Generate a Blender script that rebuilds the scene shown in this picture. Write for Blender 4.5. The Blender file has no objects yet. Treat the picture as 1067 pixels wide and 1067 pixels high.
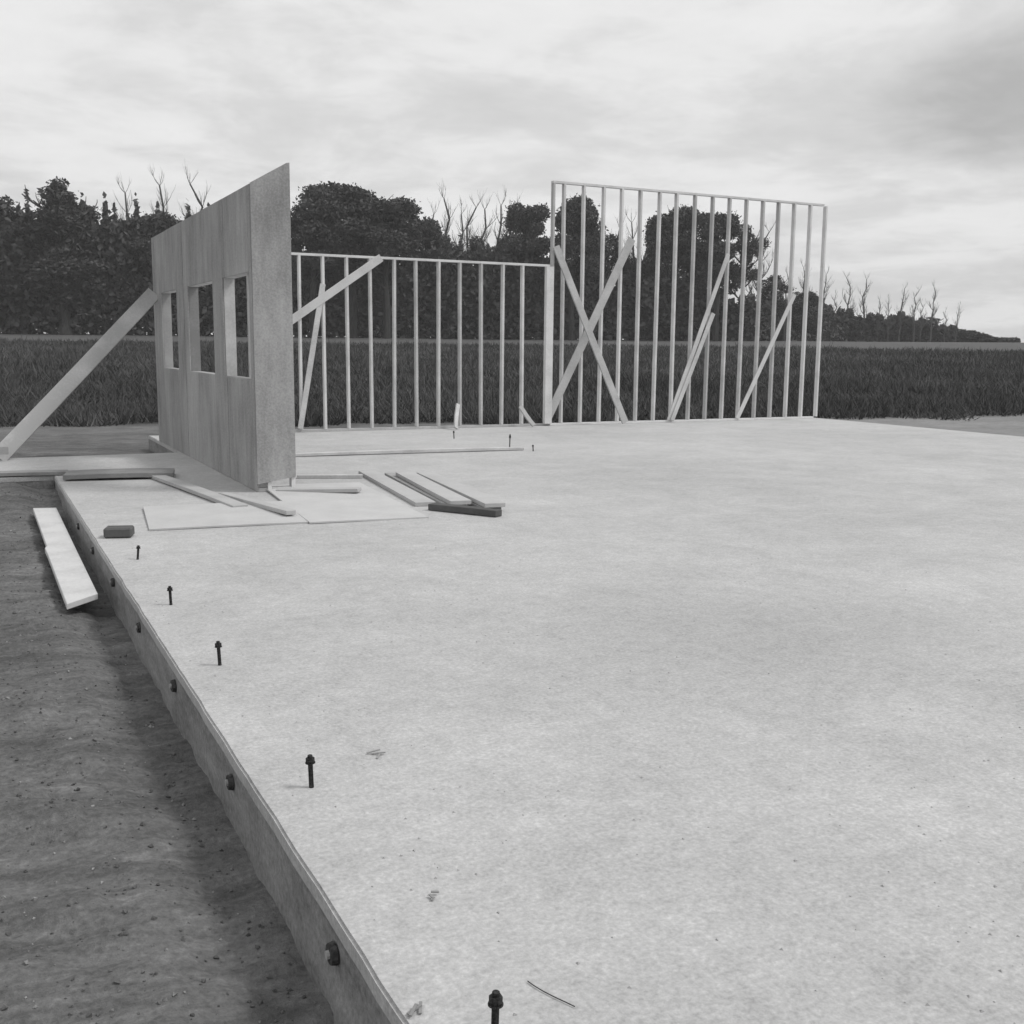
import bpy, bmesh, math, random
import numpy as np
from mathutils import Vector, Matrix, noise
R = math.radians
random.seed(7); rng = np.random.default_rng(7)
S = bpy.context.scene
COL = S.collection

# ------------------------------------------------------------------ camera
CAM_H = 1.4316
cd = bpy.data.cameras.new('camera'); cam = bpy.data.objects.new('camera', cd); COL.objects.link(cam)
cd.sensor_width = 36; cd.lens = 1125.9 / 1067 * 36; cd.clip_start = .05; cd.clip_end = 4000
pit, rol, yaw = .1523, .0096, .4632
F = Vector((math.sin(yaw)*math.cos(pit), math.cos(yaw)*math.cos(pit), -math.sin(pit)))
R0 = Vector((math.cos(yaw), -math.sin(yaw), 0)); U0 = R0.cross(F)
RR = R0*math.cos(rol) + U0*math.sin(rol); UU = -R0*math.sin(rol) + U0*math.cos(rol)
M = Matrix((RR, UU, -F)).transposed().to_4x4(); M.translation = Vector((0, 0, CAM_H))
cam.matrix_world = M
S.camera = cam

# ------------------------------------------------------------------ world: broken overcast, sun veiled
SUN_AZ, SUN_EL = R(120), R(52)          # azimuth clockwise from +Y
w = bpy.data.worlds.new('World'); S.world = w; w.use_nodes = True
nt = w.node_tree; nt.nodes.clear()
def N(nt, typ, **kw):
    n = nt.nodes.new(typ)
    for k, v in kw.items(): setattr(n, k, v)
    return n
out = N(nt, 'ShaderNodeOutputWorld'); bg = N(nt, 'ShaderNodeBackground'); bg.inputs['Strength'].default_value = .1
nt.links.new(bg.outputs[0], out.inputs[0])
sky = N(nt, 'ShaderNodeTexSky', sky_type='NISHITA'); sky.sun_disc = False
sky.sun_elevation = SUN_EL; sky.sun_rotation = SUN_AZ
bw = N(nt, 'ShaderNodeRGBToBW'); nt.links.new(sky.outputs[0], bw.inputs[0])
tc = N(nt, 'ShaderNodeTexCoord'); sx = N(nt, 'ShaderNodeSeparateXYZ'); nt.links.new(tc.outputs['Generated'], sx.inputs[0])
def math_(nt, op, a, b=None, c=None, clamp=False):
    n = N(nt, 'ShaderNodeMath', operation=op); n.use_clamp = clamp
    for i, v in enumerate((a, b, c)):
        if v is None: continue
        if isinstance(v, (int, float)): n.inputs[i].default_value = v
        else: nt.links.new(v, n.inputs[i])
    return n.outputs[0]
zz = math_(nt, 'ADD', math_(nt, 'MAXIMUM', sx.outputs[2], 0), .16)
cx = math_(nt, 'DIVIDE', sx.outputs[0], zz); cy = math_(nt, 'DIVIDE', sx.outputs[1], zz)
cb = N(nt, 'ShaderNodeCombineXYZ'); nt.links.new(cx, cb.inputs[0]); nt.links.new(cy, cb.inputs[1])
def nz(nt, vec, scale, detail=6, rough=.55, dist=0, off=None):
    if off:
        m = N(nt, 'ShaderNodeMapping'); m.inputs['Location'].default_value = off; nt.links.new(vec, m.inputs[0]); vec = m.outputs[0]
    n = N(nt, 'ShaderNodeTexNoise'); n.inputs['Scale'].default_value = scale; n.inputs['Detail'].default_value = detail
    n.inputs['Roughness'].default_value = rough; n.inputs['Distortion'].default_value = dist
    nt.links.new(vec, n.inputs['Vector']); return n.outputs[0]
def ramp(nt, fac, stops):
    r = N(nt, 'ShaderNodeValToRGB'); e = r.color_ramp.elements
    while len(e) < len(stops): e.new(.5)
    for i, (p, v) in enumerate(stops): e[i].position = p; e[i].color = (v, v, v, 1)
    nt.links.new(fac, r.inputs[0]); return r.outputs[0]
n1 = nz(nt, cb.outputs[0], 1.1, 7, .58, .5, (3.1, 1.7, 0))
n2 = nz(nt, cb.outputs[0], 3.2, 6, .6, .3, (0, 5, 2))
cl = ramp(nt, math_(nt, 'ADD', math_(nt, 'MULTIPLY', n1, .62), math_(nt, 'MULTIPLY', n2, .38)), [(.34, .58), (.45, .65), (.54, .76), (.60, .79), (.72, .66)])
# the darker bank of cloud high to the right
vd = N(nt, 'ShaderNodeVectorMath', operation='DISTANCE')
mpz = N(nt, 'ShaderNodeMapping'); mpz.inputs['Scale'].default_value = (1, 1, 2.3); nt.links.new(tc.outputs['Generated'], mpz.inputs[0]); nt.links.new(mpz.outputs[0], vd.inputs[0])
az, el = R(51), R(11.0)
vd.inputs[1].default_value = (math.sin(az)*math.cos(el), math.cos(az)*math.cos(el), 2.3*math.sin(el))
dk = math_(nt, 'SUBTRACT', math_(nt, 'MULTIPLY', n2, .26), math_(nt, 'MULTIPLY', vd.outputs['Value'], 1.0))
dk = ramp(nt, math_(nt, 'ADD', dk, .5), [(.48, 0), (.56, 1)])
dkm = math_(nt, 'SUBTRACT', 1, math_(nt, 'MULTIPLY', dk, .30))
cv = math_(nt, 'MULTIPLY', math_(nt, 'MULTIPLY', cl, dkm), 11.2)
mixs = math_(nt, 'ADD', math_(nt, 'MULTIPLY', cv, .97), math_(nt, 'MULTIPLY', bw.outputs[0], .03))
nt.links.new(mixs, bg.inputs['Color'])
sd = bpy.data.lights.new('sun', 'SUN'); sd.energy = 1.9; sd.angle = R(14); sd.color = (1, .99, .98)
sun = bpy.data.objects.new('sun', sd); COL.objects.link(sun)
sv = Vector((math.sin(SUN_AZ)*math.cos(SUN_EL), math.cos(SUN_AZ)*math.cos(SUN_EL), math.sin(SUN_EL)))
sun.rotation_euler = sv.to_track_quat('Z', 'Y').to_euler(); sun.location = (10, 0, 30)
S.view_settings.view_transform = 'Standard'; S.view_settings.look = 'None'
S.view_settings.exposure = 0; S.view_settings.gamma = 1

# ------------------------------------------------------------------ materials (a black-and-white photograph: neutral greys)
def mat(name, build, rough=.9):
    m = bpy.data.materials.new(name); m.use_nodes = True; t = m.node_tree
    b = t.nodes['Principled BSDF']; b.inputs['Roughness'].default_value = rough
    b.inputs['Specular IOR Level'].default_value = .25
    build(t, b); return m
def setc(t, b, v):
    t.links.new(v, b.inputs['Base Color'])
def bump(t, b, h, dist, strength=.6):
    n = N(t, 'ShaderNodeBump'); n.inputs['Distance'].default_value = dist; n.inputs['Strength'].default_value = strength
    t.links.new(h, n.inputs['Height']); t.links.new(n.outputs[0], b.inputs['Normal'])
def pos(t): return N(t, 'ShaderNodeNewGeometry').outputs['Position']
def objc(t): return N(t, 'ShaderNodeTexCoord').outputs['Object']
def mapped(t, vec, sc):
    m = N(t, 'ShaderNodeMapping'); m.inputs['Scale'].default_value = sc; t.links.new(vec, m.inputs[0]); return m.outputs[0]
def wood(lo, hi, name):
    def f(t, b):
        o = objc(t)
        g = nz(t, mapped(t, o, (40, 40, 40)), 1.0, 4, .6)
        l = nz(t, mapped(t, o, (3, 3, 3)), 1.0, 3, .5)
        inf = N(t, 'ShaderNodeObjectInfo').outputs['Random']
        k = math_(t, 'ADD', math_(t, 'MULTIPLY', g, .35), math_(t, 'MULTIPLY', l, .65))
        k = math_(t, 'ADD', k, math_(t, 'MULTIPLY', math_(t, 'SUBTRACT', inf, .5), .42))
        setc(t, b, ramp(t, k, [(.3, lo), (.7, hi)])); bump(t, b, g, .002, .5)
    return mat(name, f, .8)
M_STUD = wood(.42, .68, 'stud_wood')
M_LIGHT = wood(.38, .60, 'pale_wood')
M_MIDW = wood(.34, .46, 'grey_lumber')
M_PLY = wood(.42, .52, 'plywood')
M_GREYW = wood(.22, .36, 'weathered_wood')
M_DARKW = wood(.06, .11, 'dark_wood')  # plain dark tone, for the offcut and the board across the stack
def f_sheath(t, b):
    p = pos(t)
    a = nz(t, mapped(t, p, (1, 1, .5)), 1.6, 5, .6); c = nz(t, p, 55, 3, .6); d = nz(t, mapped(t, p, (4, 4, .7)), 2.5, 4, .6)
    k = math_(t, 'ADD', math_(t, 'MULTIPLY', a, .45), math_(t, 'ADD', math_(t, 'MULTIPLY', c, .3), math_(t, 'MULTIPLY', d, .25)))
    isl = N(t, 'ShaderNodeNewGeometry').outputs['Random Per Island']
    k = math_(t, 'ADD', k, math_(t, 'MULTIPLY', math_(t, 'SUBTRACT', isl, .5), .07))
    setc(t, b, ramp(t, k, [(.36, .22), (.5, .33), (.64, .44)])); bump(t, b, c, .003, .5)
M_SHEATH = mat('fibreboard_sheathing', f_sheath, .95)
def f_conc(t, b):
    p = pos(t)
    a = nz(t, p, .35, 6, .62); c = nz(t, p, 2.2, 6, .65, .4); d = nz(t, p, 60, 3, .7); e = nz(t, p, 14, 4, .7)
    k = math_(t, 'ADD', math_(t, 'MULTIPLY', a, .22), math_(t, 'MULTIPLY', c, .18))
    k = math_(t, 'ADD', k, math_(t, 'ADD', math_(t, 'MULTIPLY', d, .38), math_(t, 'MULTIPLY', e, .22)))
    col = ramp(t, k, [(.38, .30), (.46, .39), (.54, .47), (.62, .58)])
    # damp stain
    v = N(t, 'ShaderNodeVectorMath', operation='DISTANCE'); t.links.new(mapped(t, p, (.55, 1, 1)), v.inputs[0]); v.inputs[1].default_value = (3.62*.55, 4.15, 0)
    s = ramp(t, math_(t, 'ADD', math_(t, 'MULTIPLY', c, .9), math_(t, 'SUBTRACT', .42, math_(t, 'MULTIPLY', v.outputs['Value'], .55))), [(.42, 0), (.72, .09)])
    mx = N(t, 'ShaderNodeMix', data_type='RGBA', blend_type='MULTIPLY'); mx.inputs[0].default_value = 1
    t.links.new(col, mx.inputs[6]); t.links.new(math_(t, 'SUBTRACT', 1, s), mx.inputs[7])
    setc(t, b, mx.outputs[2]); bump(t, b, math_(t, 'ADD', d, e), .004, .5)
M_CONC = mat('slab_concrete', f_conc, .85)
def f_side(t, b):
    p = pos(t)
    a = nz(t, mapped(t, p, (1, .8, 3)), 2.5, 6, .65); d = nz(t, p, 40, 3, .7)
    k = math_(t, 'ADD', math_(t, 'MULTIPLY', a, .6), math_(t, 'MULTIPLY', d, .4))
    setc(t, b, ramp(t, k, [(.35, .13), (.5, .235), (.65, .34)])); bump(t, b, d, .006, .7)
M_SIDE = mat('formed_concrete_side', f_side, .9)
def f_ground(t, b):
    p = pos(t); s = N(t, 'ShaderNodeSeparateXYZ'); t.links.new(p, s.inputs[0])
    a = nz(t, p, .9, 7, .65); c = nz(t, mapped(t, p, (1.1, 3.5, 1)), 2.2, 6, .7, .6); d = nz(t, p, 38, 4, .75)
    k = math_(t, 'ADD', math_(t, 'MULTIPLY', a, .3), math_(t, 'ADD', math_(t, 'MULTIPLY', c, .38), math_(t, 'MULTIPLY', d, .32)))
    dirt = ramp(t, k, [(.36, .055), (.46, .10), (.55, .16), (.66, .28)])
    pale = ramp(t, k, [(.34, .14), (.5, .22), (.66, .32)])
    fld = ramp(t, k, [(.34, .04), (.5, .06), (.66, .085)])
    wob = math_(t, 'MULTIPLY', math_(t, 'SUBTRACT', nz(t, p, .22, 4, .6), .5), 3.0)
    m1 = math_(t, 'SUBTRACT', math_(t, 'ADD', s.outputs[0], wob), 11.5, clamp=True)      # pale fill soil round the far right corner
    mA = N(t, 'ShaderNodeMix', data_type='RGBA'); t.links.new(m1, mA.inputs[0]); t.links.new(dirt, mA.inputs[6]); t.links.new(pale, mA.inputs[7])
    # vegetation starts beyond a line, everywhere outside the cleared building site
    l1 = math_(t, 'SUBTRACT', math_(t, 'ADD', math_(t, 'ADD', s.outputs[1], math_(t, 'MULTIPLY', s.outputs[0], .28)), math_(t, 'MULTIPLY', wob, .4)), 24.0, clamp=True)
    l2 = math_(t, 'SUBTRACT', math_(t, 'ABSOLUTE', math_(t, 'SUBTRACT', s.outputs[0], 7)), 26, clamp=True)
    l3 = math_(t, 'SUBTRACT', math_(t, 'MULTIPLY', s.outputs[1], -1), 14, clamp=True)
    m2 = math_(t, 'MAXIMUM', l1, math_(t, 'MAXIMUM', l2, l3))
    mB = N(t, 'ShaderNodeMix', data_type='RGBA'); t.links.new(m2, mB.inputs[0]); t.links.new(mA.outputs[2], mB.inputs[6]); t.links.new(fld, mB.inputs[7])
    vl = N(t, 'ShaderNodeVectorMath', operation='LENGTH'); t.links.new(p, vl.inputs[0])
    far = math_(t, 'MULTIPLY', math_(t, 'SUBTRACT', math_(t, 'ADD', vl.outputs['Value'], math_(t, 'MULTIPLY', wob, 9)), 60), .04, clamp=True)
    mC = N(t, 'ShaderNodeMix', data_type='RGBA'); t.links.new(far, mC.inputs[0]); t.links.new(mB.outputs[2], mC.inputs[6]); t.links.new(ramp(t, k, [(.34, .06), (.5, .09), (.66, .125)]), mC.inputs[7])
    setc(t, b, mC.outputs[2]); bump(t, b, math_(t, 'ADD', c, d), .02, .6)
M_GROUND = mat('bare_soil_and_field', f_ground, .95)
def f_clod(t, b):
    inf = nz(t, objc(t), 9, 3); setc(t, b, ramp(t, inf, [(.35, .07), (.55, .14), (.68, .34)]))
M_CLOD = mat('clods_and_stones', f_clod, .95)
def f_grass(t, b):
    a = nz(t, pos(t), .12, 5, .6); c = nz(t, pos(t), 3, 3)
    k = math_(t, 'ADD', math_(t, 'MULTIPLY', a, .6), math_(t, 'MULTIPLY', c, .4)); setc(t, b, ramp(t, k, [(.35, .05), (.5, .075), (.65, .12)]))
M_GRASS = mat('field_grass', f_grass, .9)
def leafm(lo, hi, name):
    def f(t, b):
        a = nz(t, pos(t), .5, 4, .6); c = nz(t, pos(t), 5, 3)
        k = math_(t, 'ADD', math_(t, 'MULTIPLY', a, .5), math_(t, 'MULTIPLY', c, .5)); setc(t, b, ramp(t, k, [(.35, lo), (.65, hi)])); b.inputs['Specular IOR Level'].default_value = .05
    return mat(name, f, .8)
M_LEAF = leafm(.06, .115, 'dark_foliage'); M_LEAF2 = leafm(.07, .125, 'foliage')
def f_bark(t, b): setc(t, b, ramp(t, nz(t, mapped(t, pos(t), (6, 6, 1)), 2, 4), [(.35, .03), (.65, .06)]))
M_BARK = mat('bark', f_bark, .95)
def f_bark2(t, b): setc(t, b, ramp(t, nz(t, mapped(t, pos(t), (6, 6, 1)), 2, 4), [(.35, .06), (.65, .13)]))
M_BARE = mat('bare_bark', f_bark2, .95)
def f_steel(t, b):
    b.inputs['Metallic'].default_value = .5; b.inputs['Roughness'].default_value = .6
    setc(t, b, ramp(t, nz(t, pos(t), 150, 3), [(.35, .015), (.65, .06)]))
M_STEEL = mat('rusty_steel', f_steel, .6)
def f_dark(t, b): setc(t, b, ramp(t, nz(t, pos(t), 60, 3), [(.35, .03), (.65, .08)]))
M_DARK = mat('dark_cavity', f_dark, .95)

# ------------------------------------------------------------------ helpers
def link(name, bm, m, parent=None, smooth=False):
    me = bpy.data.meshes.new(name); bm.normal_update(); bm.to_mesh(me); bm.free()
    me.materials.append(m)
    if smooth:
        for p in me.polygons: p.use_smooth = True
    o = bpy.data.objects.new(name, me); COL.objects.link(o)
    if parent: o.parent = parent
    return o
def rawmesh(name, co, faces_n, m, parent=None, verts_per=4):
    """co: (n*verts_per,3) independent polygons"""
    me = bpy.data.meshes.new(name); nv = len(co); nf = nv // verts_per
    me.vertices.add(nv); me.vertices.foreach_set('co', np.asarray(co, np.float32).ravel())
    me.loops.add(nv); me.loops.foreach_set('vertex_index', np.arange(nv, dtype=np.int32))
    me.polygons.add(nf); me.polygons.foreach_set('loop_start', np.arange(0, nv, verts_per, dtype=np.int32))
    me.update(calc_edges=True); me.materials.append(m)
    if name is None: return me
    o = bpy.data.objects.new(name, me); COL.objects.link(o)
    if parent: o.parent = parent
    return o
def tag(o, label, cat, group=None, kind=None):
    if label: o['label'] = label
    if cat: o['category'] = cat
    if group: o['group'] = group
    if kind or cat: o['kind'] = kind or o.get('kind') or 'thing'
    return o
def thing(name, label, cat, loc=(0, 0, 0), rz=0, group=None):
    o = bpy.data.objects.new(name, None); COL.objects.link(o); o.location = loc; o.rotation_euler = (0, 0, rz)
    o.empty_display_size = .2
    return tag(o, label, cat, group)
def box(bm, x0, x1, y0, y1, z0, z1, jit=0):
    v = [bm.verts.new((x, y, z)) for z in (z0, z1) for x, y in ((x0, y0), (x1, y0), (x1, y1), (x0, y1))]
    if jit:
        for q in v: q.co += Vector([random.uniform(-jit, jit) for _ in range(3)])
    for f in ((3, 2, 1, 0), (4, 5, 6, 7), (0, 1, 5, 4), (1, 2, 6, 5), (2, 3, 7, 6), (3, 0, 4, 7)): bm.faces.new([v[i] for i in f])
    return v
def plank(bm, a, b, wdt, th, up=(0, 0, 1), seg=1, warp=0, bev=.003):
    """board from a to b; width across, thickness along 'up'"""
    a = Vector(a); b = Vector(b); d = (b-a).normalized(); s = d.cross(Vector(up)).normalized(); u = s.cross(d).normalized()
    rings = []
    for i in range(seg+1):
        t = i/seg; p = a.lerp(b, t) + u*warp*math.sin(math.pi*t) + s*warp*.6*math.sin(math.pi*t*1.5)
        rings.append([bm.verts.new(p + s*sx*wdt/2 + u*su*th/2) for sx, su in ((-1, -1), (1, -1), (1, 1), (-1, 1))])
    for i in range(seg):
        for k in range(4): bm.faces.new((rings[i][k], rings[i][(k+1) % 4], rings[i+1][(k+1) % 4], rings[i+1][k]))
    bm.faces.new(rings[0][::-1]); bm.faces.new(rings[-1])
    bmesh.ops.recalc_face_normals(bm, faces=bm.faces)
def board(name, a, b, wdt, th, m, parent=None, up=(0, 0, 1), seg=1, warp=0, bev=.004):
    """links a board whose mesh is centred on its own origin, so the object's place is its base"""
    bm = bmesh.new(); o = Vector((0, 0, 0)) if parent else Vector(a)
    plank(bm, Vector(a)-o, Vector(b)-o, wdt, th, up, seg, warp)
    if bev: bmesh.ops.bevel(bm, geom=[e for e in bm.edges if e.calc_face_angle(0) > 1], offset=bev, segments=1, affect='EDGES')
    ob = link(name, bm, m, parent); ob.location = o
    return ob
def tube(bm, pts, rads, n=6, cap=True):
    prev = None; pts = [Vector(p) for p in pts]
    for i, p in enumerate(pts):
        d = (pts[min(i+1, len(pts)-1)] - pts[max(i-1, 0)]).normalized()
        s = d.cross(Vector((.31, .2, .93))); s = s.normalized() if s.length > 1e-4 else Vector((1, 0, 0)); u = s.cross(d)
        ring = [bm.verts.new(p + (s*math.cos(a) + u*math.sin(a))*rads[i]) for a in [2*math.pi*k/n for k in range(n)]]
        if prev:
            for k in range(n): bm.faces.new((prev[k], prev[(k+1) % n], ring[(k+1) % n], ring[k]))
        elif cap: bm.faces.new(ring[::-1])
        prev = ring
    if cap: bm.faces.new(prev)

# ------------------------------------------------------------------ terrain
XE = .75                                     # left edge of the slab
def tz(x, y):
    r = math.hypot(x, y)
    if r < 24: z = -.25
    elif r < 110: z = -.25 + (r-24)/86*(1.43+.0067*110+.25)
    elif r < 430: z = 1.43+.0067*r
    else: z = 1.43+.0067*430
    if r < 24:
        z = -.235
        if x < 2.4 and y > 10.9: z += .17*min(1, (y-10.9)/1.4) if y < 12.62 else 0
        if x < XE+.05 and y < 12.6:          # earth falls into a shallow trench along the slab
            t = min(1, max(0, (x-.36)/.26)); t = t*t*(3-2*t); z -= .06*t
        if x > 15.6: z += .13*min(1, (x-15.6)/1.5)
        k = 1 if r < 20 else (24-r)/4
        n = noise.fractal(Vector((x*1.1+3, y*1.9, 0)), 1, 2, 4)*.035*(.3 if x > .6 and y > 0 and y < 12 else 1) + noise.fractal(Vector((x*5, y*6, 3)), 1, 2, 4)*.02
        n += max(0, noise.noise(Vector((x*.9+9, y*2.6+x*1.2, 7))))*.07*(1 if x < .25 else .35)
        z += n*k
        if r > 20: z += (-.25+.23)*(r-20)/4
    elif r > 40: z += noise.noise(Vector((x*.03, y*.03, 0)))*.25*min(1, (r-40)/60) * (1 if r < 100 else .3)
    return z
def axis(segs):
    v = []
    for a, b, st in segs: v += list(np.arange(a, b, st))
    return v + [segs[-1][1]]
xs = axis([(-1600, -400, 300), (-400, -100, 50), (-100, -20, 10), (-20, -4, 1), (-4, -1.5, .25), (-1.5, .9, .025), (.9, 3, .3), (3, 15, 1), (15, 26, .4), (26, 60, 3), (60, 140, 8), (140, 500, 30), (500, 1600, 275)])
ys = axis([(-1600, -100, 300), (-100, -10, 15), (-10, 1.2, .8), (1.2, 7, .03), (7, 13, .06), (13, 26, .3), (26, 60, 2), (60, 140, 6), (140, 500, 30), (500, 1600, 275)])
nx, ny = len(xs), len(ys)
me = bpy.data.meshes.new('ground')
co = np.array([(x, y, tz(x, y)) for y in ys for x in xs], np.float32)
me.vertices.add(nx*ny); me.vertices.foreach_set('co', co.ravel())
ii = np.array([(j*nx+i, j*nx+i+1, (j+1)*nx+i+1, (j+1)*nx+i) for j in range(ny-1) for i in range(nx-1)], np.int32)
me.loops.add(ii.size); me.loops.foreach_set('vertex_index', ii.ravel())
me.polygons.add(len(ii)); me.polygons.foreach_set('loop_start', np.arange(0, ii.size, 4, dtype=np.int32))
me.update(calc_edges=True); me.materials.append(M_GROUND)
for p in me.polygons: p.use_smooth = True
g = bpy.data.objects.new('ground', me); COL.objects.link(g); g['kind'] = 'structure'

# field grass: uncountable
def field_grass():
    n = 480000
    a = R(-9) + rng.random(n)*R(78); r = 21 + (rng.random(n)**2)*62
    x = np.sin(a)*r; y = np.cos(a)*r
    ok = (y + .28*x + .4*np.sin(x*1.3) + .3*np.sin(x*3.1+1)) > 24.0 + .5*rng.random(n)
    x, y, r = x[ok], y[ok], r[ok]; n = len(x)
    z = np.array([tz(float(p), float(q)) for p, q in zip(x, y)])
    clump = .6+.7*(np.sin(x*.7+y*.33)*np.sin(y*.51-x*.2)*.5+.5)
    hgt = (.06 + rng.random(n)**2*.30)*clump; hgt = np.where(rng.random(n) < .012, hgt*2.3, hgt); wd = .006 + r*.00065
    th = rng.random(n)*2*np.pi; dx = np.cos(th)*wd; dy = np.sin(th)*wd
    lx = (rng.random(n)-.5)*.6; ly = (rng.random(n)-.5)*.6
    P = np.zeros((n, 3, 3)); P[:, 0] = np.stack([x-dx, y-dy, z-.05], 1); P[:, 1] = np.stack([x+dx, y+dy, z-.05], 1)
    P[:, 2] = np.stack([x+lx, y+ly, z+hgt], 1)
    o = rawmesh('grass', P.reshape(-1, 3), 0, M_GRASS, verts_per=3); o['kind'] = 'stuff'
    tag(o, 'dark uncut grass of the field behind the slab', 'grass')
field_grass()
# loose clods and stones on the bare soil: uncountable
def clods():
    P = []; n = 7000
    for _ in range(n):
        y = 1.2 + random.random()**1.3*12; x = random.uniform(-.1*y-.9, .72)
        if x > .68 and random.random() < .5: continue
        s = random.choice((.003, .004, .005, .006, .008, .010))*(.7+random.random()*.6)
        c = Vector((x, y, tz(x, y)+s*.2))
        v = [Vector((random.gauss(0, 1), random.gauss(0, 1), random.gauss(0, .7))).normalized()*s for _ in range(6)]
        v = [Vector((s, 0, 0)), Vector((0, s, 0)), Vector((-s, 0, 0)), Vector((0, -s, 0)), Vector((0, 0, s*.8)), Vector((0, 0, -s))]
        q = Matrix.Rotation(random.random()*6, 3, 'Z') @ Matrix.Rotation(random.random(), 3, 'X')
        v = [c + q @ (k*random.uniform(.6, 1.2)) for k in v]
        for f in ((0, 1, 4), (1, 2, 4), (2, 3, 4), (3, 0, 4), (1, 0, 5), (2, 1, 5), (3, 2, 5), (0, 3, 5)): P += [v[i] for i in f]
    o = rawmesh('gravel', np.array([tuple(p) for p in P]), 0, M_CLOD, verts_per=3)
    tag(o, 'scattered small clods and pale stones on the bare soil', 'gravel', kind='stuff')
clods()

# ------------------------------------------------------------------ foundation slab
slab = thing('foundation_slab', 'large pale concrete floor slab filling the foreground under the walls', 'slab', (0, 0, 0))
XR, YF, YB = 15.9, 17.62, -3.0
WY0, WY1, XW = 12.6, 14.72, 2.46             # the wing that runs off to the left
def slab_outline():
    return [(XE, YB), (XR, YB), (XR, YF), (XW-.02, YF), (XW-.02, WY1), (-3.2, WY1), (-3.2, WY0), (XE, WY0)]
bm = bmesh.new(); TH = .05
pts = slab_outline()
# top surface layer with a slightly ragged, trowelled edge
ring = []
for i, (a, b) in enumerate(zip(pts, pts[1:]+pts[:1])):
    L = math.dist(a, b); k = max(1, int(L/.12))
    for j in range(k):
        t = j/k; x = a[0]+(b[0]-a[0])*t; y = a[1]+(b[1]-a[1])*t
        if j:
            n = noise.noise(Vector((x*4, y*4, 1)))*.006
            if abs(a[0]-b[0]) < 1e-6: x += n
            else: y += n
        ring.append((x, y))
top = [bm.verts.new((x, y, 0)) for x, y in ring]; bot = [bm.verts.new((x, y, -TH)) for x, y in ring]
f = bm.faces.new(top); f2 = bm.faces.new(bot[::-1]); m_ = len(ring)
for i in range(m_): bm.faces.new((bot[i], bot[(i+1) % m_], top[(i+1) % m_], top[i]))
bmesh.ops.recalc_face_normals(bm, faces=bm.faces)
bmesh.ops.bevel(bm, geom=[e for e in bm.edges if abs(e.verts[0].co.z) < 1e-5 and abs(e.verts[1].co.z) < 1e-5], offset=.008, segments=2, affect='EDGES')
bmesh.ops.triangulate(bm, faces=[f for f in bm.faces if len(f.verts) > 4])
link('floor_surface', bm, M_CONC, slab)
# formed edge below it: rough vertical concrete, with a thicker footing that swells out in places
bm = bmesh.new()
def sidewall(a, b, nrm, zt, zb, bulge):
    L = math.dist(a, b); k = int(L/.06); rows = [zt, zt-.05, zt-.1, zt-.15, zt-.2, zt-.25, zb]; prev = None
    for j in range(k+1):
        t = j/k; x = a[0]+(b[0]-a[0])*t; y = a[1]+(b[1]-a[1])*t; c = []
        for i, z in enumerate(rows):
            o = noise.noise(Vector((x*3, y*3, z*6)))*.008 - .004
            if i >= 3: o += bulge*max(0, noise.noise(Vector((x*1.1, y*1.1+4, 2)))+.05)*(i-2)*(.006 if y > 2.5 else .045)
            c.append(bm.verts.new((x+nrm[0]*o, y+nrm[1]*o, z)))
        if prev:
            for i in range(len(rows)-1): bm.faces.new((prev[i], c[i], c[i+1], prev[i+1]))
        prev = c
sidewall((XE, YB), (XE, WY0), (-1, 0), -TH, -.45, 1)
sidewall((-3.2, WY0), (XE, WY0), (0, -1), -TH, -.45, .4)
sidewall((-3.2, WY1), (XW-.02, WY1), (0, 1), -TH, -.45, .2)
sidewall((XW-.02, WY1), (XW-.02, YF), (-1, 0), -TH, -.45, .2)
sidewall((XW-.02, YF), (XR, YF), (0, 1), -TH, -.45, .2)
sidewall((XR, YB), (XR, YF), (1, 0), -TH, -.45, .2)
bmesh.ops.recalc_face_normals(bm, faces=bm.faces)
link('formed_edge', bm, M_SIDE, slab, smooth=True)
for i, (y, z) in enumerate(((2.5, -.115), (3.72, -.115), (4.92, -.11), (6.05, -.11), (7.25, -.1), (8.5, -.11), (9.7, -.11), (1.28, -.11))):
    bm = bmesh.new()
    n = 14; x = XE-.001
    x = XE-.010
    r0 = [bm.verts.new((x-.004, y+math.cos(a)*.030, z+math.sin(a)*.026)) for a in [2*math.pi*k/n for k in range(n)]]
    r1 = [bm.verts.new((x-.004, y+math.cos(a)*.013, z+math.sin(a)*.011)) for a in [2*math.pi*k/n for k in range(n)]]
    r2 = [bm.verts.new((x+.012, y+math.cos(a)*.034, z+math.sin(a)*.030)) for a in [2*math.pi*k/n for k in range(n)]]
    r3 = [bm.verts.new((x+.008, y+math.cos(a)*.011, z+math.sin(a)*.011)) for a in [2*math.pi*k/n for k in range(n)]]
    for k in range(n):
        l = (k+1) % n
        for p, q in ((r0, r1), (r2, r0), (r1, r3)): bm.faces.new((p[k], p[l], q[l], q[k]))
    bmesh.ops.recalc_face_normals(bm, faces=bm.faces)
    o = link('form_tie_cone', bm, M_DARK, slab)
    bm = bmesh.new(); tube(bm, [(x-.012, y, z), (x+.01, y, z)], [.012, .012], 8); link('tie_rod', bm, M_GREYW, o)

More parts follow.
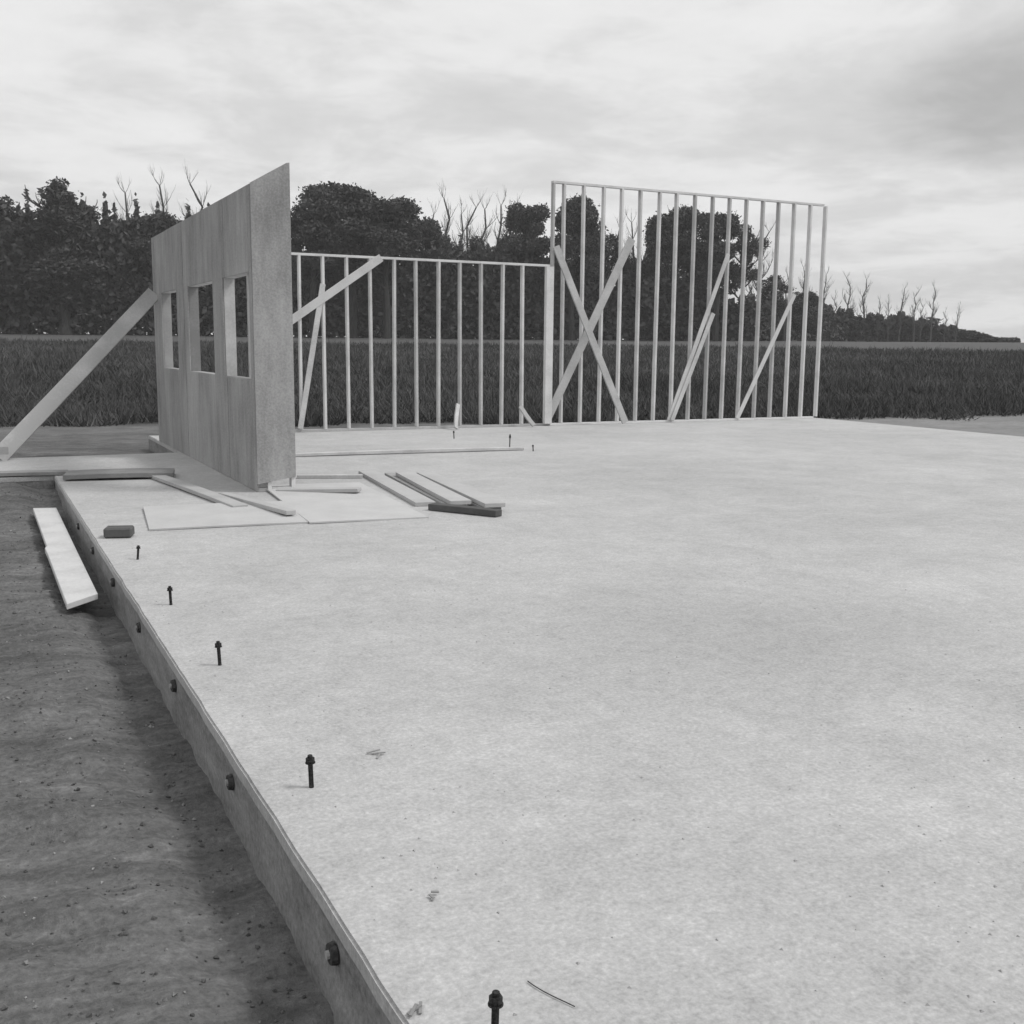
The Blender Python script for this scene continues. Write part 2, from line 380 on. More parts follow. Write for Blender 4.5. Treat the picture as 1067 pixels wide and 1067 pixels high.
# ------------------------------------------------------------------ anchor bolts along the left edge
def hexprism(bm, r, z0, z1, n=6, rot=0):
    a = [bm.verts.new((r*math.cos(rot+2*math.pi*k/n), r*math.sin(rot+2*math.pi*k/n), z0)) for k in range(n)]
    b = [bm.verts.new((v.co.x, v.co.y, z1)) for v in a]
    for k in range(n): bm.faces.new((a[k], a[(k+1) % n], b[(k+1) % n], b[k]))
    bm.faces.new(a[::-1]); bm.faces.new(b)
def make_bolt():
    t = thing('anchor_bolt', None, 'anchor bolt')
    bm = bmesh.new(); z = .008; pts = []; rad = []
    pts.append((0, 0, -.01)); rad.append(.0085)
    while z < .112:
        pts += [(0, 0, z), (0, 0, z+.0015)]; rad += [.0085, .0070]; z += .003
    tube(bm, pts, rad, 10); link('shaft', bm, M_STEEL, t, True)
    bm = bmesh.new(); hexprism(bm, .0145, .088, .102, 6, .3); link('nut', bm, M_STEEL, t)
    bm = bmesh.new(); hexprism(bm, .0165, .084, .087, 16); link('washer', bm, M_STEEL, t)
    return t
def copy_tree(o, parent=None):
    c = o.copy(); COL.objects.link(c); c.parent = parent
    for ch in o.children: copy_tree(ch, c)
    return c
bolts = [(.89, 1.84, 'dark anchor bolt in the slab nearest the camera, cut by the bottom frame', 1.08),
         (.92, 3.29, 'dark anchor bolt with its nut, second nearest along the slab edge', 1.0),
         (.93, 4.79, 'rusty anchor bolt third from the camera along the left slab edge', 1.0),
         (.92, 6.05, 'small anchor bolt fourth from the camera along the left slab edge', .95),
         (.93, 7.45, 'leaning anchor bolt at the far end of the row, by the dark wood offcut', .85),
         (6.69, 15.44, 'tiny bolt on the slab under the low framed wall, farthest from the camera', 1.1),
         (6.73, 13.57, 'thin bolt standing near the right end of the plank before the low wall', 1.9),
         (6.90, 13.18, 'stubby bolt just past the right end of the plank before the low wall', .8)]
b0 = make_bolt()
for i, (x, y, lab, s) in enumerate(bolts):
    b = b0 if i == 0 else copy_tree(b0)
    b.location = (x, y, 0); b.scale = (1, 1, s); b.rotation_euler = (R(random.uniform(-3, 3)), R(9 if i == 4 else random.uniform(-3, 3)), random.random()*3)
    b['label'] = lab; b['group'] = 'anchor bolts set in the slab'

# ------------------------------------------------------------------ small things on the slab
o = board('wood_offcut', (.83, 8.42, .04), (1.02, 8.36, .04), .14, .075, M_DARKW, bev=.012)
tag(o, 'short dark block of wood on the left edge of the slab', 'wood offcut')
bm = bmesh.new(); pts = []
for k in range(15):
    t = .42+.36*k/14; pts.append((1.055+.115*t+.006*math.sin(9*t), 2.13-.36*t, .004))
pts = [Vector((p[0]-1.05, p[1]-2.1, p[2])) for p in pts]
tube(bm, pts, [.0013]*15, 5)
o = link('tie_wire', bm, M_STEEL); o.location = (1.005, 2.13, 0); tag(o, 'thin dark wire lying on the slab beside the nearest anchor bolt', 'wire')
def chip(loc, s, lab, rz):
    bm = bmesh.new()
    for k in range(3):
        a = rz+random.uniform(-1, 1); p = Vector((random.uniform(-s, s)*.7, random.uniform(-s, s)*.7, .006+k*.002)); d = Vector((math.cos(a), math.sin(a), random.uniform(0, .15)))*s
        plank(bm, p-d, p+d*.4, .007, .003)
    o = link('wood_chips', bm, M_GREYW); o.location = loc; tag(o, lab, 'wood chips', 'little heaps of wood chips on the slab')
chip((1.22, 3.46, 0), .035, 'small splinters of wood lying right of the second bolt', .3)
chip((.80, 2.02, 0), .028, 'few chips of wood at the slab edge left of the nearest bolt', .8)
chip((1.01, 2.46, 0), .015, 'single tiny chip on the slab above the nearest bolt and wire', 2)

def grit():
    P = []
    for _ in range(1500):
        d = random.random()**1.5*12+1; a = R(random.uniform(0, 54)); x, y = math.sin(a)*d, math.cos(a)*d
        if x < XE+.05 or noise.noise(Vector((x*.8, y*.8, 9))) < -.15 and random.random() < .8: continue
        s_ = random.choice((.002, .003, .004, .006)); an = random.random()*6
        v = [Vector((x+math.cos(an+k*2.1)*s_*random.uniform(.6, 1.3), y+math.sin(an+k*2.1)*s_, .0005)) for k in range(3)] + [Vector((x, y, s_*.8))]
        for f in ((0, 1, 3), (1, 2, 3), (2, 0, 3)): P += [v[i] for i in f]
    o = rawmesh('grit', np.array([tuple(p) for p in P]), 0, M_GREYW, verts_per=3)
    tag(o, 'fine crumbs and grit scattered over the pale slab', 'grit', kind='stuff')
grit()
# loose boards and sheets on the slab before the corner
def loose(a, b, wdt, th, m, lab, name='plank', cat='plank', **kw):
    o = board(name, a, b, wdt, th, m, **kw); return tag(o, lab, cat)
# plank on the soil left of the slab
bm = bmesh.new()
def sided(bm, quad, z0, z1):
    a = [bm.verts.new((x, y, z0)) for x, y in quad]; b = [bm.verts.new((x, y, z1)) for x, y in quad]
    n = len(quad)
    for k in range(n): bm.faces.new((a[k], a[(k+1) % n], b[(k+1) % n], b[k]))
    bm.faces.new(a[::-1]); bm.faces.new(b); bmesh.ops.recalc_face_normals(bm, faces=bm.faces)
px0, py0 = .45, 7.3
q = [(.415, 7.0), (.615, 7.22), (.625, 9.0), (.64, 11.2), (.435, 11.25), (.428, 9.1), (.41, 9.02), (.413, 8.7)]
sided(bm, [(x-px0, y-py0) for x, y in q], 0, .04)
bmesh.ops.bevel(bm, geom=[e for e in bm.edges if e.calc_face_angle(0) > 1], offset=.004, segments=1, affect='EDGES')
o = link('plank', bm, M_LIGHT); o.location = (px0+.03, py0-.05, -.185)
tag(o, 'wide pale board with a chipped side lying on the soil left of the slab', 'plank')

loose((3.62, 13.64, .022), (6.85, 13.38, .022), .09, .038, M_LIGHT, 'long pale stick of lumber on the slab before the low framed wall', seg=6, warp=.012)
g_sheet = 'thin sheets lying flat on the slab'
def sheet(name, cx_, cy_, wx, wy, z, th, rz, m, lab, grp=None):
    bm = bmesh.new(); box(bm, -wx/2, wx/2, -wy/2, wy/2, 0, th)
    bmesh.ops.subdivide_edges(bm, edges=bm.edges[:], cuts=4, use_grid_fill=True)
    for v in bm.verts: v.co.z += .004*math.sin(v.co.x*2.3+cx_)+.004*math.sin(v.co.y*1.9)+.004
    o = link(name, bm, m); o.location = (cx_, cy_, z); o.rotation_euler = (0, 0, rz); tag(o, lab, 'plywood sheet', grp); return o
sheet('plywood_sheet', 1.83, 9.10, 1.22, 1.2, 0, .013, -.10, M_PLY, 'pale half sheet of plywood lying flat before the windowed wall', g_sheet)
sheet('plywood_sheet', 2.97, 9.55, 1.0, 2.4, 0, .013, -.08, M_PLY, 'pale full sheet of plywood lying flat left of the board stack', g_sheet)
# stack of boards
def pileboard(a, b, wdt, m, lab, th=.038): loose(a, b, wdt, th, m, lab, seg=4, warp=random.uniform(-.004, .004), bev=.003)
pileboard((3.92, 11.5, .02), (3.60, 8.95, .02), .19, M_MIDW, 'bottom left board of the stack right of the plywood')
pileboard((4.12, 11.2, .02), (3.80, 8.72, .02), .19, M_GREYW, 'bottom middle board of the stack right of the plywood')
pileboard((4.32, 10.9, .02), (4.02, 8.46, .02), .19, M_GREYW, 'bottom right board of the stack right of the plywood')
pileboard((4.14, 10.9, .06), (3.82, 8.66, .06), .195, M_PLY, 'upper left board of the stack right of the plywood')
pileboard((4.34, 10.8, .06), (4.03, 8.40, .06), .19, M_PLY, 'upper right board of the stack right of the plywood')
loose((3.57, 8.74, .03), (3.94, 8.14, .03), .10, .056, M_DARKW, 'dark board lying across the near end of the board stack', seg=3, warp=.004)  # darker than the stacked boards, set across their near end
# boards scattered at the foot of the windowed wall
loose((1.70, 12.15, .02), (2.04, 9.40, .02), .14, .038, M_MIDW, 'pale board lying on the slab along the foot of the windowed wall', seg=4, warp=.01)
loose((2.62, 10.35, .02), (3.30, 9.9, .05), .14, .038, M_PLY, 'short pale board at the foot of the tall sheathed corner', seg=2)
loose((2.08, 10.3, .018), (2.32, 8.75, .018+.03), .09, .038, M_PLY, 'narrow stick leaning across the half sheet of plywood', seg=2)
loose((3.1, 11.4, .02), (3.75, 11.15, .02), .09, .038, M_STUD, 'short stick lying behind the plywood sheets', seg=2)
# weathered planks laid across the far left corner of the slab
loose((.84, 12.25, .04), (1.92, 12.05, .04), .45, .05, M_GREYW, 'weathered grey plank lying across the far left corner of the slab', seg=3, warp=.01)
loose((-.7, 12.78, .022), (.9, 12.66, .022), .2, .04, M_GREYW, 'grey plank lying along the front of the slab wing at far left', seg=3, warp=.01)

# ------------------------------------------------------------------ framed walls
ST, SD = .038, .089
def stud_wall(label, x0, x1, y, hgt, nstud, studs, thick_ends=(1, 1), group=None):
    t = thing('stud_wall', label, 'framed wall', (x0, y, 0), 0)
    L = x1-x0
    def bx(name, a0, a1, z0, z1, m=M_STUD, y0=-SD/2, y1=SD/2, sh=0):
        bm = bmesh.new(); v = box(bm, a0, a1, y0, y1, z0, z1, .0015)
        if sh:
            for q in v:
                if q.co.z > (z0+z1)/2: q.co.x += sh
        return link(name, bm, m, t)
    bx('bottom_plate', 0, L, .002, .040); bx('top_plate', 0, L, hgt-.038, hgt)
    for s in studs: bx('stud', s-x0-ST/2, s-x0+ST/2, .0405, hgt-.0385, sh=random.uniform(-.014, .014))
    return t, bx
X0 = 4.8352
lw_studs = [X0+.406*i for i in range(11)]
# low wall: starts behind the sheathed corner
tl, bx = stud_wall('long low wall of bare studs between the sheathed corner and the tall wall', 2.62, 9.42, 17.4655, 2.881, 0,
    [2.64, 2.805, 3.211, 3.617, 4.023, 4.429] + lw_studs + [9.40])
rw = [X0+.406*i for i in range(12, 28)]
th_, bx2 = stud_wall('tall wall of bare studs with crossed braces on the right', 9.46, 15.72, 17.4655, 4.338, 0, [9.479] + [r_ for r_ in rw if r_ > 9.6])
bx2('corner_post', -.155, -.012, .0415, 2.84, y0=-SD/2-.093, y1=-SD/2-.004)
# let-in braces nailed on the face of the tall wall (parts)
yb = 17.4655-SD/2-.014
def brace(parent, a, b, wdt=.14, th=.02, m=M_LIGHT):
    ploc = parent.location
    o = board('brace', Vector(a)-ploc, Vector(b)-ploc, wdt, th, m, parent, up=(0, 1, 0), seg=3, bev=.003); return o
brace(th_, (9.36, yb-.004, .06), (11.12, yb-.004, 3.42), .16)
brace(th_, (12.07, yb, .04), (13.34, yb, 3.24), .09)
brace(th_, (12.13, yb-.022, .04), (13.02, yb-.022, 2.1), .09)
brace(th_, (13.72, yb, .04), (15.04, yb, 2.52), .09)
brace(tl, (4.80, yb, .06), (5.22, yb, 2.4), .09, m=M_STUD)
# props that stand on the slab and lean on the walls (things)
def prop(a, b, wdt, th, lab, m=M_LIGHT, up=(0, 1, 0), cat='prop'):
    o = board('leaning_prop', a, b, wdt, th, m, up=up, seg=4, warp=.008, bev=.004); return tag(o, lab, cat)
prop((10.83, 17.02, .05), (9.50, 17.375, 3.2), .13, .038, 'board leaning against the left end of the tall wall, crossing its big brace')
# long brace on the low wall, its foot nailed to a stud behind the corner, doubled near the top
pw = brace(tl, (4.24, yb-.004, 1.503), (6.22, yb-.004, 2.86), .13, .03)
o = board('doubler', Vector((5.25, yb-.036, 2.24))-tl.location, Vector((6.26, yb-.036, 2.90))-tl.location, .17, .03, M_MIDW, None, up=(0, 1, 0), seg=2); o.location = (0, 0, 0); o.parent = pw
prop((8.98, 17.13, .03), (8.82, 17.38, .36), .075, .038, 'short stick propped at the foot of the low wall near its right end', m=M_STUD)
prop((7.40, 17.0, .03), (7.60, 17.38, .42), .07, .038, 'short stick propped at the foot of the low wall below its middle', m=M_STUD)

# ------------------------------------------------------------------ sheathed corner: long wall with windows and a tall return
XA, YA, YE = 2.4556, 10.45, 16.35
HA = 2.914; TW = .115
wall = thing('sheathed_wall', 'tall grey sheathed wall corner with three narrow window openings', 'wall', (XA, YA, 0))
wins = [(11.70, 10.62), (13.72, 12.30), (16.0, 14.62)]     # far jamb, near jamb
ops = [(10.93, 11.62), (12.33, 13.42), (14.78, 16.0)]
ops = [(10.58, 11.78), (12.30, 13.82), (14.62, 15.85)]
WZ0, WZ1 = 1.09, 2.11
# openings are cut in y; sheets are butted, each about 1.22 m wide with small gaps
bm = bmesh.new(); gap = .007
edges = [YA]
y = YA
cuts = sorted(set([YA] + [YA+1.22*k for k in range(1, 6)] + [YE]))
def sheet_piece(y0, y1, z0, z1, off=0):
    if y1-y0 < .01 or z1-z0 < .01: return
    box(bm, -.013-off, -off, y0-YA+gap/2, y1-YA-gap/2, z0+gap/2, z1-gap/2)
for k, (c0, c1) in enumerate(zip(cuts, cuts[1:])):
    off = (k % 2)*.0025
    ob = [(max(a, c0), min(b, c1)) for a, b in ops if min(b, c1)-max(a, c0) > .01]
    if not ob: sheet_piece(c0, c1, 0, HA, off); continue
    yy = c0
    for a, b in ob:
        sheet_piece(yy, a, 0, HA, off)
        sheet_piece(a, b, 0, WZ0, off); sheet_piece(a, b, WZ1, HA, off); yy = b
    sheet_piece(yy, c1, 0, HA, off)
link('sheathing', bm, M_SHEATH, wall)
def wpart(name, x0, x1, y0, y1, z0, z1, m=M_STUD, parent=wall):
    bm = bmesh.new(); box(bm, x0, x1, y0-YA, y1-YA, z0, z1, .001); return link(name, bm, m, parent)
wpart('bottom_plate', .001, SD, YA+.002, YE, .002, .04); wpart('top_plate', .001, SD, YA+.002, YE, HA-.04, HA-.002)
for a, b in ops:
    fr = wpart('window_frame', .0015, TW, a-.040, a-.001, WZ0-.04, WZ1+.04)
    wpart('jamb', .0015, TW, b+.001, b+.040, WZ0-.04, WZ1+.04, M_STUD if a < 11 else M_GREYW, fr)
    wpart('window_sill', .0015, TW, a, b, WZ0-.039, WZ0-.001, M_GREYW, fr)
    wpart('window_header', .0015, TW, a, b, WZ1+.001, WZ1+.14, M_STUD, fr)
y = YA+.32
ys_st = [YA+.06] + [YA+.406*k for k in range(1, 15)] + [YE-.03]
for s in ys_st:
    inop = [(a, b) for a, b in ops if a-.06 < s < b+.06]
    if inop:
        wpart('cripple_stud', .001, SD, s-ST/2, s+ST/2, .041, WZ0-.041)
    else: wpart('stud', .001, SD, s-ST/2, s+ST/2, .041, HA-.041)
# mullion seen as a thin pale line inside the nearest opening
wpart('mullion', .03, .05, 10.78, 10.80, WZ0, WZ1, M_LIGHT)
# return with raked top
XR0, XR1 = -.013, .365
bm = bmesh.new()
def prism(bm, quad, y0, y1):
    a = [bm.verts.new((x, y0, z)) for x, z in quad]; b = [bm.verts.new((x, y1, z)) for x, z in quad]; n = len(quad)
    for k in range(n): bm.faces.new((a[k], a[(k+1) % n], b[(k+1) % n], b[k]))
    bm.faces.new(a[::-1]); bm.faces.new(b); bmesh.ops.recalc_face_normals(bm, faces=bm.faces)
prism(bm, [(XR0, .08), (XR1, .14), (XR1, 3.125), (XR1-.03, 3.12), (XR0, 2.916)], -.026, -.013)
link('return_sheathing', bm, M_SHEATH, wall)
bm = bmesh.new(); prism(bm, [(.09, .002), (.128, .002), (.128, 2.96), (.09, 2.94)], -.012, .077); link('return_stud', bm, M_STUD, wall)
bm = bmesh.new(); prism(bm, [(XR1-.04, .002), (XR1-.002, .002), (XR1-.002, 3.10), (XR1-.04, 3.08)], -.012, .077); link('return_stud', bm, M_STUD, wall)
bm = bmesh.new(); prism(bm, [(.13, .002), (XR1-.042, .002), (XR1-.042, .04), (.13, .04)], -.012, .077); link('return_bottom_plate', bm, M_STUD, wall)

# long prop outside the sheathed wall
prop((.24, 14.45, .03), (XA-.05, 16.22, 2.12), .20, .045, 'long wide prop leaning from far left up to the sheathed wall', up=(-.15, -.95, .1))
st = thing('wood_stake', 'short stake driven beside the foot of the long prop at far left', 'stake', (.12, 14.3, 0))
bm = bmesh.new(); v = box(bm, -.022, .022, -.022, .022, -.0, .34, .002)
link('stake_shaft', bm, M_STUD, st)
bm = bmesh.new(); box(bm, -.20, .24, -.045, -.024, .09, .18, .003); link('cleat', bm, M_GREYW, st)

# ------------------------------------------------------------------ trees
def mb_leaves(lobes, n, size, seed, hollow=.35):
    g_ = np.random.default_rng(seed)
    vol = np.array([l[3]*l[4]*l[5] for l in lobes]); pr = vol/vol.sum()
    idx = g_.choice(len(lobes), n, p=pr); L = np.array(lobes)[idx]
    d = g_.normal(size=(n, 3)); d /= np.linalg.norm(d, axis=1)[:, None]
    r = (hollow+(1-hollow)*g_.random(n)**.5)
    # ragged edge
    r *= 1+.22*np.sin(d[:, 0]*7+idx)*np.sin(d[:, 1]*6+2*idx)*np.cos(d[:, 2]*5)
    r *= np.where(g_.random(n) < .12, 1.0+.45*g_.random(n), 1)
    c = L[:, :3]+d*r[:, None]*L[:, 3:]
    s = size*(.5+g_.random(n))
    a = g_.normal(size=(n, 3)); a /= np.linalg.norm(a, axis=1)[:, None]
    b = np.cross(a, g_.normal(size=(n, 3))); b /= np.linalg.norm(b, axis=1)[:, None]
    P = np.stack([c-a*s[:, None], c-b*s[:, None]*.55, c+a*s[:, None], c+b*s[:, None]*.55], 1)
    return P.reshape(-1, 3)
def tree_proto(kind, seed):
    """unit-ish tree 10 m tall; returns trunk mesh and crown mesh"""
    rd = random.Random(seed); bm = bmesh.new(); crown = None
    def limb(p, d, L, r, depth, tips, up=.25, spread=.6):
        pts = [p]; rads = [r]; k = 4
        for i in range(k):
            d = (d + Vector((rd.uniform(-1, 1), rd.uniform(-1, 1), rd.uniform(-.4, 1)))*.22 + Vector((0, 0, up*.3))).normalized()
            pts.append(pts[-1]+d*L/k); rads.append(r*(1-.6*(i+1)/k))
        tube(bm, pts, rads, 5 if depth < 2 else 3, False); tips.append(pts[-1])
        if depth < (3 if kind == 'bare' else 2):
            for j in range((4 if kind == 'bare' else 3) if depth else 5):
                q = pts[rd.randint(1, k)]; nd = (d*.7+Vector((rd.uniform(-1, 1), rd.uniform(-1, 1), rd.uniform(-.1, .6)))*spread).normalized()
                limb(q, nd, L*rd.uniform(.45, .7), r*.45, depth+1, tips, up, spread)
    tips = []
    if kind == 'bare':
        pts = [Vector((0, 0, -.3))]; rads = [.17]
        for i in range(7): pts.append(Vector((rd.uniform(-.14, .14)*(i+1)*.5, rd.uniform(-.14, .14)*(i+1)*.5, (i+1)*1.35))); rads.append(.17*(1-.115*(i+1))+.015)
        tube(bm, pts, rads, 6, False)
        for i in range(2, 8):
            for j in range(4):
                a = rd.uniform(0, 6.28); limb(pts[i], Vector((math.cos(a), math.sin(a), .9)).normalized(), rd.uniform(1.0, 2.0)*(1.15-.08*i), rads[i]*.4, 2 if i > 5 else 1, tips, .5, .5)
    else:
        pts = [Vector((0, 0, -.3)), Vector((.05, .03, 2)), Vector((-.06, .08, 4)), Vector((.1, 0, 6.2)), Vector((0, 0, 8.6))]
        tube(bm, pts, [.26, .2, .17, .12, .04], 7, False)
        for z in (3.4, 4.3, 5, 5.7, 6.4, 7.2):
            for j in range(2):
                a = rd.uniform(0, 6.28); limb(Vector((0, 0, z)), Vector((math.cos(a), math.sin(a), .5)).normalized(), 1.5+.1*z*.6, .08, 1, tips)
        lobes = []
        if kind == 'round':
            for k in range(26):
                a = rd.uniform(0, 6.28); rr = rd.uniform(.3, 1.75); z = rd.uniform(4.6, 9.0)
                rr *= math.sqrt(max(.08, 1-((z-6.7)/2.9)**2)); s = rd.uniform(.55, 1.05)
                lobes.append((rr*math.cos(a), rr*math.sin(a), z, s, s, s*.75))
        elif kind == 'tall':
            for k in range(24):
                z = 2.5+k/23*6.7; rr = rd.uniform(.1, 1.25)*(1.15-.07*z); a = rd.uniform(0, 6.28); s = rd.uniform(.5, .95)*(1.25-.065*z)
                lobes.append((rr*math.cos(a), rr*math.sin(a), z, s, s, s*.8))
        elif kind == 'open':
            for k in range(26):
                z = rd.uniform(4, 9.3); rr = rd.uniform(.5, 1.7)*math.sqrt(max(.08, 1-((z-6.5)/3.2)**2)); a = rd.uniform(0, 6.28); s = rd.uniform(.4, .75)
                lobes.append((rr*math.cos(a), rr*math.sin(a), z, s, s, s*.85))
        elif kind == 'bush':
            for k in range(26):
                z = rd.uniform(1.2, 8.8); rr = rd.uniform(.5, 3.0)*math.sqrt(max(.04, 1-(z/10.)**2)); a = rd.uniform(0, 6.28); s = rd.uniform(.7, 1.3)
                lobes.append((rr*math.cos(a), rr*math.sin(a), z, s, s, s*.9))
        P = mb_leaves(lobes, {'round': 20000, 'tall': 18000, 'open': 11000, 'bush': 15000}[kind], {'round': .10, 'tall': .095, 'open': .085, 'bush': .14}[kind], seed)
        crown = P
    tm = bpy.data.meshes.new(kind+'_trunk'); bm.to_mesh(tm); bm.free()
    tm.materials.append(M_BARE if kind == 'bare' else M_BARK)
    cm = None
    if crown is not None:
        o = rawmesh('tmp', crown, 0, M_LEAF if kind in ('round', 'tall') else M_LEAF2); cm = o.data; bpy.data.objects.remove(o); cm.name = kind+'_crown'
    return tm, cm
PROTO = {k: [tree_proto(k, 11*i+s) for s in range(1, n+1)] for i, (k, n) in enumerate((('round', 3), ('tall', 2), ('open', 2), ('bush', 2), ('bare', 3)))}
def plant(az_, slope, D, wid, kind, lab, var=0, name=None, grp=None):
    a = R(az_); x, y = math.sin(a)*D, math.cos(a)*D; zb = tz(x, y)
    Hh = CAM_H+slope*D-zb; tm, cm = PROTO[kind][var % len(PROTO[kind])]
    nm = name or {'round': 'broad_tree', 'tall': 'evergreen_tree', 'open': 'open_crowned_tree', 'bush': 'bushy_tree', 'bare': 'bare_tree'}[kind]
    t = thing(nm, lab, 'tree', (x, y, zb), random.random()*6.28, grp)
    sz = Hh/9.6
    nat = {'round': 4.6, 'tall': 3.2, 'open': 4.2, 'bush': 6.4, 'bare': 3.5}[kind]
    sw = ((1.3 if D < 145 else .9)*wid*D/nat) if wid else sz
    t.scale = (sw, sw, sz)
    if kind == 'bare':
        o = bpy.data.objects.new('trunk', tm); COL.objects.link(o); o.parent = t; return
    o = bpy.data.objects.new('trunk', tm); COL.objects.link(o); o.parent = t
    c = bpy.data.objects.new('crown', cm); COL.objects.link(c); c.parent = t
GL, GC, GR, GB = 'dark trees left of the sheathed wall', 'trees rising over the framed walls', 'low trees along the right skyline', 'bare winter trees in the tree line'
T = [
 (.36, .1184, 112, .071, 'tall', 'dark evergreen cut by the left edge of the frame', GL),
 (1.96, .118, 108, .042, 'tall', 'dark evergreen beside the left frame edge, before the sky notch', GL),
 (3.15, .104, 116, .040, 'bush', 'lower dark bushy tree in the sky notch left of the highest left crown', GL),
 (4.28, .1351, 106, .050, 'tall', 'highest dark crown of the group left of the sheathed wall', GL),
 (5.58, .1125, 110, .048, 'round', 'dark tree sloping down on the right of the highest left crown', GL),
 (6.99, .1035, 112, .050, 'tall', 'dark tree at the dip between the left crowns and the sheathed wall', GL),
 (8.2, .1108, 108, .050, 'round', 'dark tree just touching the left edge of the sheathed wall', GL),
 (9.89, .1025, 114, .050, 'tall', 'dark tree top right at the low roofward corner of the sheathed wall', GL),
 (11.48, .1004, 114, .050, 'bush', 'dark tree hidden behind the windows of the sheathed wall', GL),
 (13.59, .1066, 112, .050, 'tall', 'dark tree hidden behind the nearest window of the sheathed wall', GL),
 (16.2, .1400, 104, .058, 'round', 'broad dark crown immediately right of the sheathed corner peak', GC),
 (18.15, .1403, 106, .066, 'round', 'widest dark crown in the middle of the clump above the low wall', GC),
 (19.9, .1310, 105, .056, 'round', 'dark crown ending the big clump above the low wall', GC),
 (21.93, .112, 110, .032, 'round', 'small crown right of the big clump, above the low wall', GC),
 (27.1, .1266, 108, .042, 'round', 'dark crown just left of the tall wall, above the low wall end', GC),
 (26.1, .103, 112, .034, 'bush', 'shorter bushy tree left of the taller crown by the tall wall', GC),
 (29.56, .1327, 106, .042, 'round', 'dark crown behind the first studs of the tall wall, over the crossed braces', GC),
 (30.6, .1035, 112, .032, 'bush', 'lower bushy tree behind the crossed braces, right of the dark crown', GC),
 (34.69, .1266, 108, .040, 'round', 'dark high crown behind the middle of the tall wall', GC),
 (34.0, .0951, 114, .036, 'bush', 'shorter tree left of the high crown behind the tall wall', GC),
 (36.96, .1196, 106, .042, 'round', 'dark rounded crown behind the tall wall, right of the high crown', GC),
 (38.2, .1065, 110, .034, 'open', 'open crowned tree with sky showing below, behind the tall wall', GC),
 (35.9, .088, 114, .040, 'bush', 'bushy tree filling the gap between the two crowns behind the tall wall', GC),
 (23.0, .097, 113, .030, 'open', 'thin crowned tree under the first bare trees above the low wall', GC),
 (25.0, .0985, 113, .034, 'open', 'thin crowned tree under the last bare trees above the low wall', GC),
 (31.4, .098, 113, .036, 'open', 'thin crowned tree to the right of the crossed braces', GC),
 (32.9, .082, 114, .036, 'bush', 'low bushy tree in the sky gap behind the tall wall', GC),
 (39.7, .063, 116, .030, 'open', 'low open tree behind the right half of the tall wall', GC),
 (41.3, .052, 118, .034, 'bush', 'low bushy tree behind the right end studs of the tall wall', GC),
 (43.28, .0300, 150, .044, 'bush', 'low bushy tree first to the right of the tall wall end', GR),
 (44.58, .0258, 150, .038, 'bush', 'low bushy tree second to the right of the tall wall end', GR),
 (45.86, .0300, 150, .042, 'bush', 'rounded bushy tree midway along the right skyline', GR),
 (47.42, .0280, 150, .022, 'tall', 'small pointed tree standing up from the right skyline', GR),
 (48.8, .0186, 150, .036, 'bush', 'low bush where the right skyline starts to drop', GR),
 (49.71, .0146, 150, .027, 'bush', 'last low bush before the open field at the right edge', GR),
]
for i, (a, s, D, wd, k, lab, gr) in enumerate(T): plant(a, s, D, wd, k, lab, i, grp=gr)
B = [(9.14, .1339, 'thin bare tree above the low end of the sheathed wall top'), (10.64, .1367, 'thin bare tree beside the sloping top of the sheathed wall'),
 (22.87, .1315, 'bare tree just right of the small crown above the low wall'), (23.7, .1176, 'second bare tree from the left in the row above the low wall'),
 (24.24, .1244, 'third bare tree from the left in the row above the low wall'), (24.98, .1229, 'fourth bare tree from the left in the row above the low wall'),
 (25.55, .1263, 'bare tree next to the bushes at the right end of the low wall row'), (26.5, .122, 'bare tree rising out of the bushes left of the tall wall'),
 (31.95, .1068, 'bare tree right of the crossed braces behind the tall wall'), (32.82, .1118, 'twiggy bare tree in the sky gap behind the tall wall'),
 (39.18, .1026, 'bare tree to the right of the open crown behind the tall wall'), (40.4, .066, 'short bare tree behind the right part of the tall wall'),
 (42.17, .0652, 'leaning bare tree at the right end of the tall wall'), (43.42, .0625, 'first bare spike on the right skyline beyond the tall wall'),
 (44.24, .0608, 'second bare spike on the right skyline beyond the tall wall'), (45.92, .0524, 'third bare spike on the right skyline, over the rounded bush'),
 (46.59, .0507, 'fourth bare spike on the right skyline, left of the pointed tree'), (47.37, .0538, 'tallest bare spike on the right skyline behind the pointed tree'),
 (48.51, .0377, 'last short bare spike on the right skyline'),
 (33.4, .104, 'faint bare tree left of the high crown behind the tall wall'), (22.4, .118, 'bare tree touching the small crown above the low wall'), (41.3, .071, 'bare tree behind the second last stud of the tall wall'),
 (42.8, .048, 'low twiggy tree just outside the tall wall end'), (44.9, .043, 'low twiggy tree between the second and third spikes on the right'), (45.4, .044, 'low twiggy tree left of the third spike on the right'), (46.9, .041, 'low twiggy tree right of the fourth spike on the right'), (48.0, .034, 'low twiggy tree left of the last spike on the right'), (7.6, .127, 'faint bare tree over the dip in the left tree line')]
for i, (a, s, lab) in enumerate(B): plant(a, s, 115 if a < 41 else 146, None, 'bare', lab, i, grp=GB)
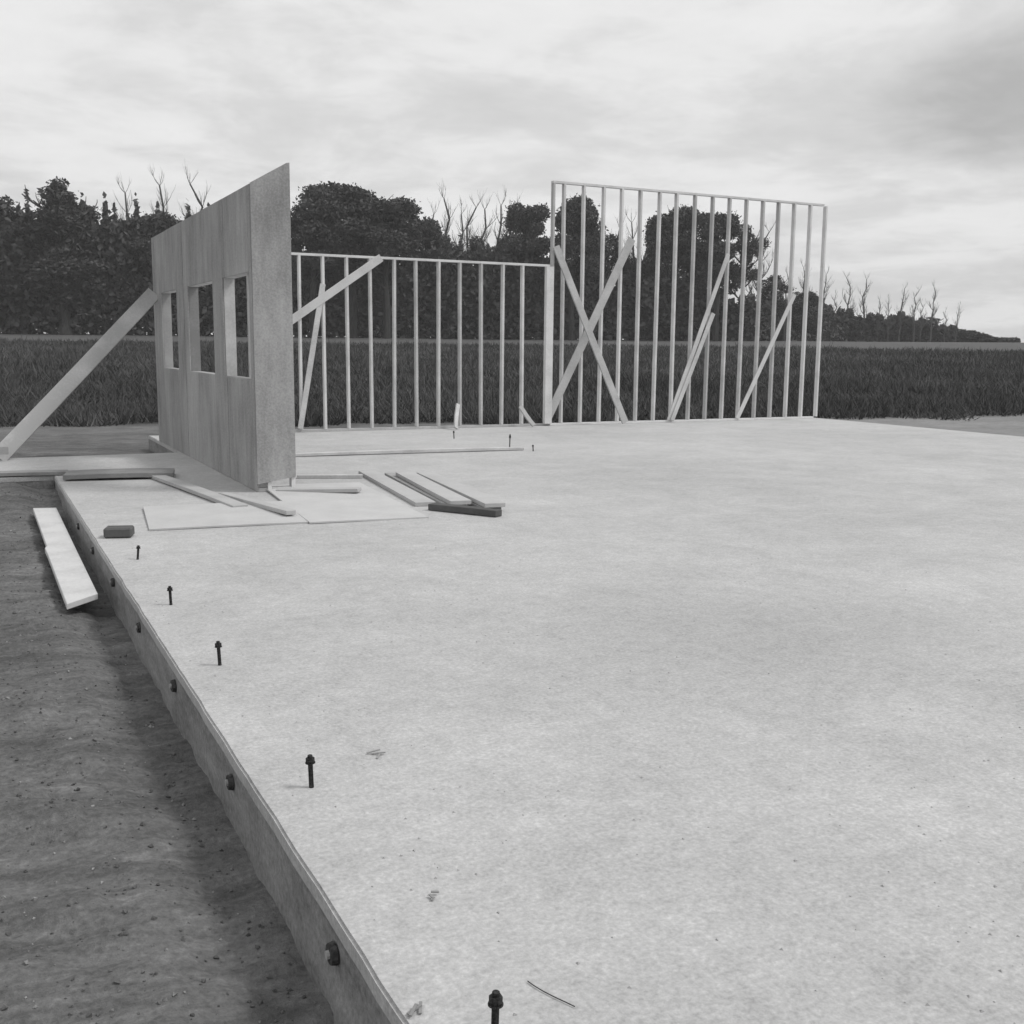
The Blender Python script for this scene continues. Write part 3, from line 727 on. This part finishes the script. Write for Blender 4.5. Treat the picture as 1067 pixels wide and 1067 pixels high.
# understorey: one dense far-off mass
prof = [(-12.5, .0742), (-.34, .0877), (1.68, .0975), (6.31, .0975), (12, .095), (14.97, .0809), (20.79, .0781), (28.23, .0763), (31.72, .0571), (33.7, .053), (35.64, .0615), (37.61, .0405), (41.88, .038), (43.1, .032), (44.22, .0265), (46, .0275), (48.68, .0165), (50.19, .0105), (50.9, .0062), (51.6, .004)]
def thicket():
    g_ = np.random.default_rng(5); n = 260000
    a = g_.uniform(-12, 51.3, n); s = np.interp(a, [p[0] for p in prof], [p[1] for p in prof])
    D0 = np.interp(a, [-12, 39, 43.5, 52], [110, 112, 150, 156]); D = D0+g_.uniform(-5, 5, n)
    x = np.sin(np.radians(a))*D; y = np.cos(np.radians(a))*D
    zb = np.array([tz(float(p), float(q)) for p, q in zip(x, y)])
    wob = 1+.10*np.sin(a*5.1)+.08*np.sin(a*13+1)+.05*np.sin(a*31)+.05*np.sin(a*57+D)
    H_ = np.maximum((CAM_H+s*D0-zb)*wob, .4); z = zb+H_*g_.random(n)**.75
    c = np.stack([x, y, z], 1); sz = (.17+.24*g_.random(n))*1
    u = g_.normal(size=(n, 3)); u /= np.linalg.norm(u, axis=1)[:, None]; v = np.cross(u, g_.normal(size=(n, 3))); v /= np.linalg.norm(v, axis=1)[:, None]
    P = np.stack([c-u*sz[:, None], c-v*sz[:, None]*.6, c+u*sz[:, None], c+v*sz[:, None]*.6], 1).reshape(-1, 3)
    o = rawmesh('thicket', P, 0, M_LEAF); tag(o, 'dense dark undergrowth of the far tree line', 'thicket', kind='stuff')
thicket()
# thin haze volume, added to lift and soften the dark tree line
bm = bmesh.new(); box(bm, -420, 420, -60, 430, -2.5, 30)
mh = bpy.data.materials.new('added_haze'); mh.use_nodes = True; t = mh.node_tree; t.nodes.clear()
mo = N(t, 'ShaderNodeOutputMaterial'); pv = N(t, 'ShaderNodeVolumePrincipled'); pv.inputs['Color'].default_value = (.9, .9, .9, 1)
pv.inputs['Density'].default_value = .0007; t.links.new(pv.outputs[0], mo.inputs['Volume'])
hz = link('haze', bm, mh); hz['kind'] = 'stuff'; tag(hz, 'thin haze added to lift the tone of the far tree line', 'haze')
bpy.context.view_layer.update()
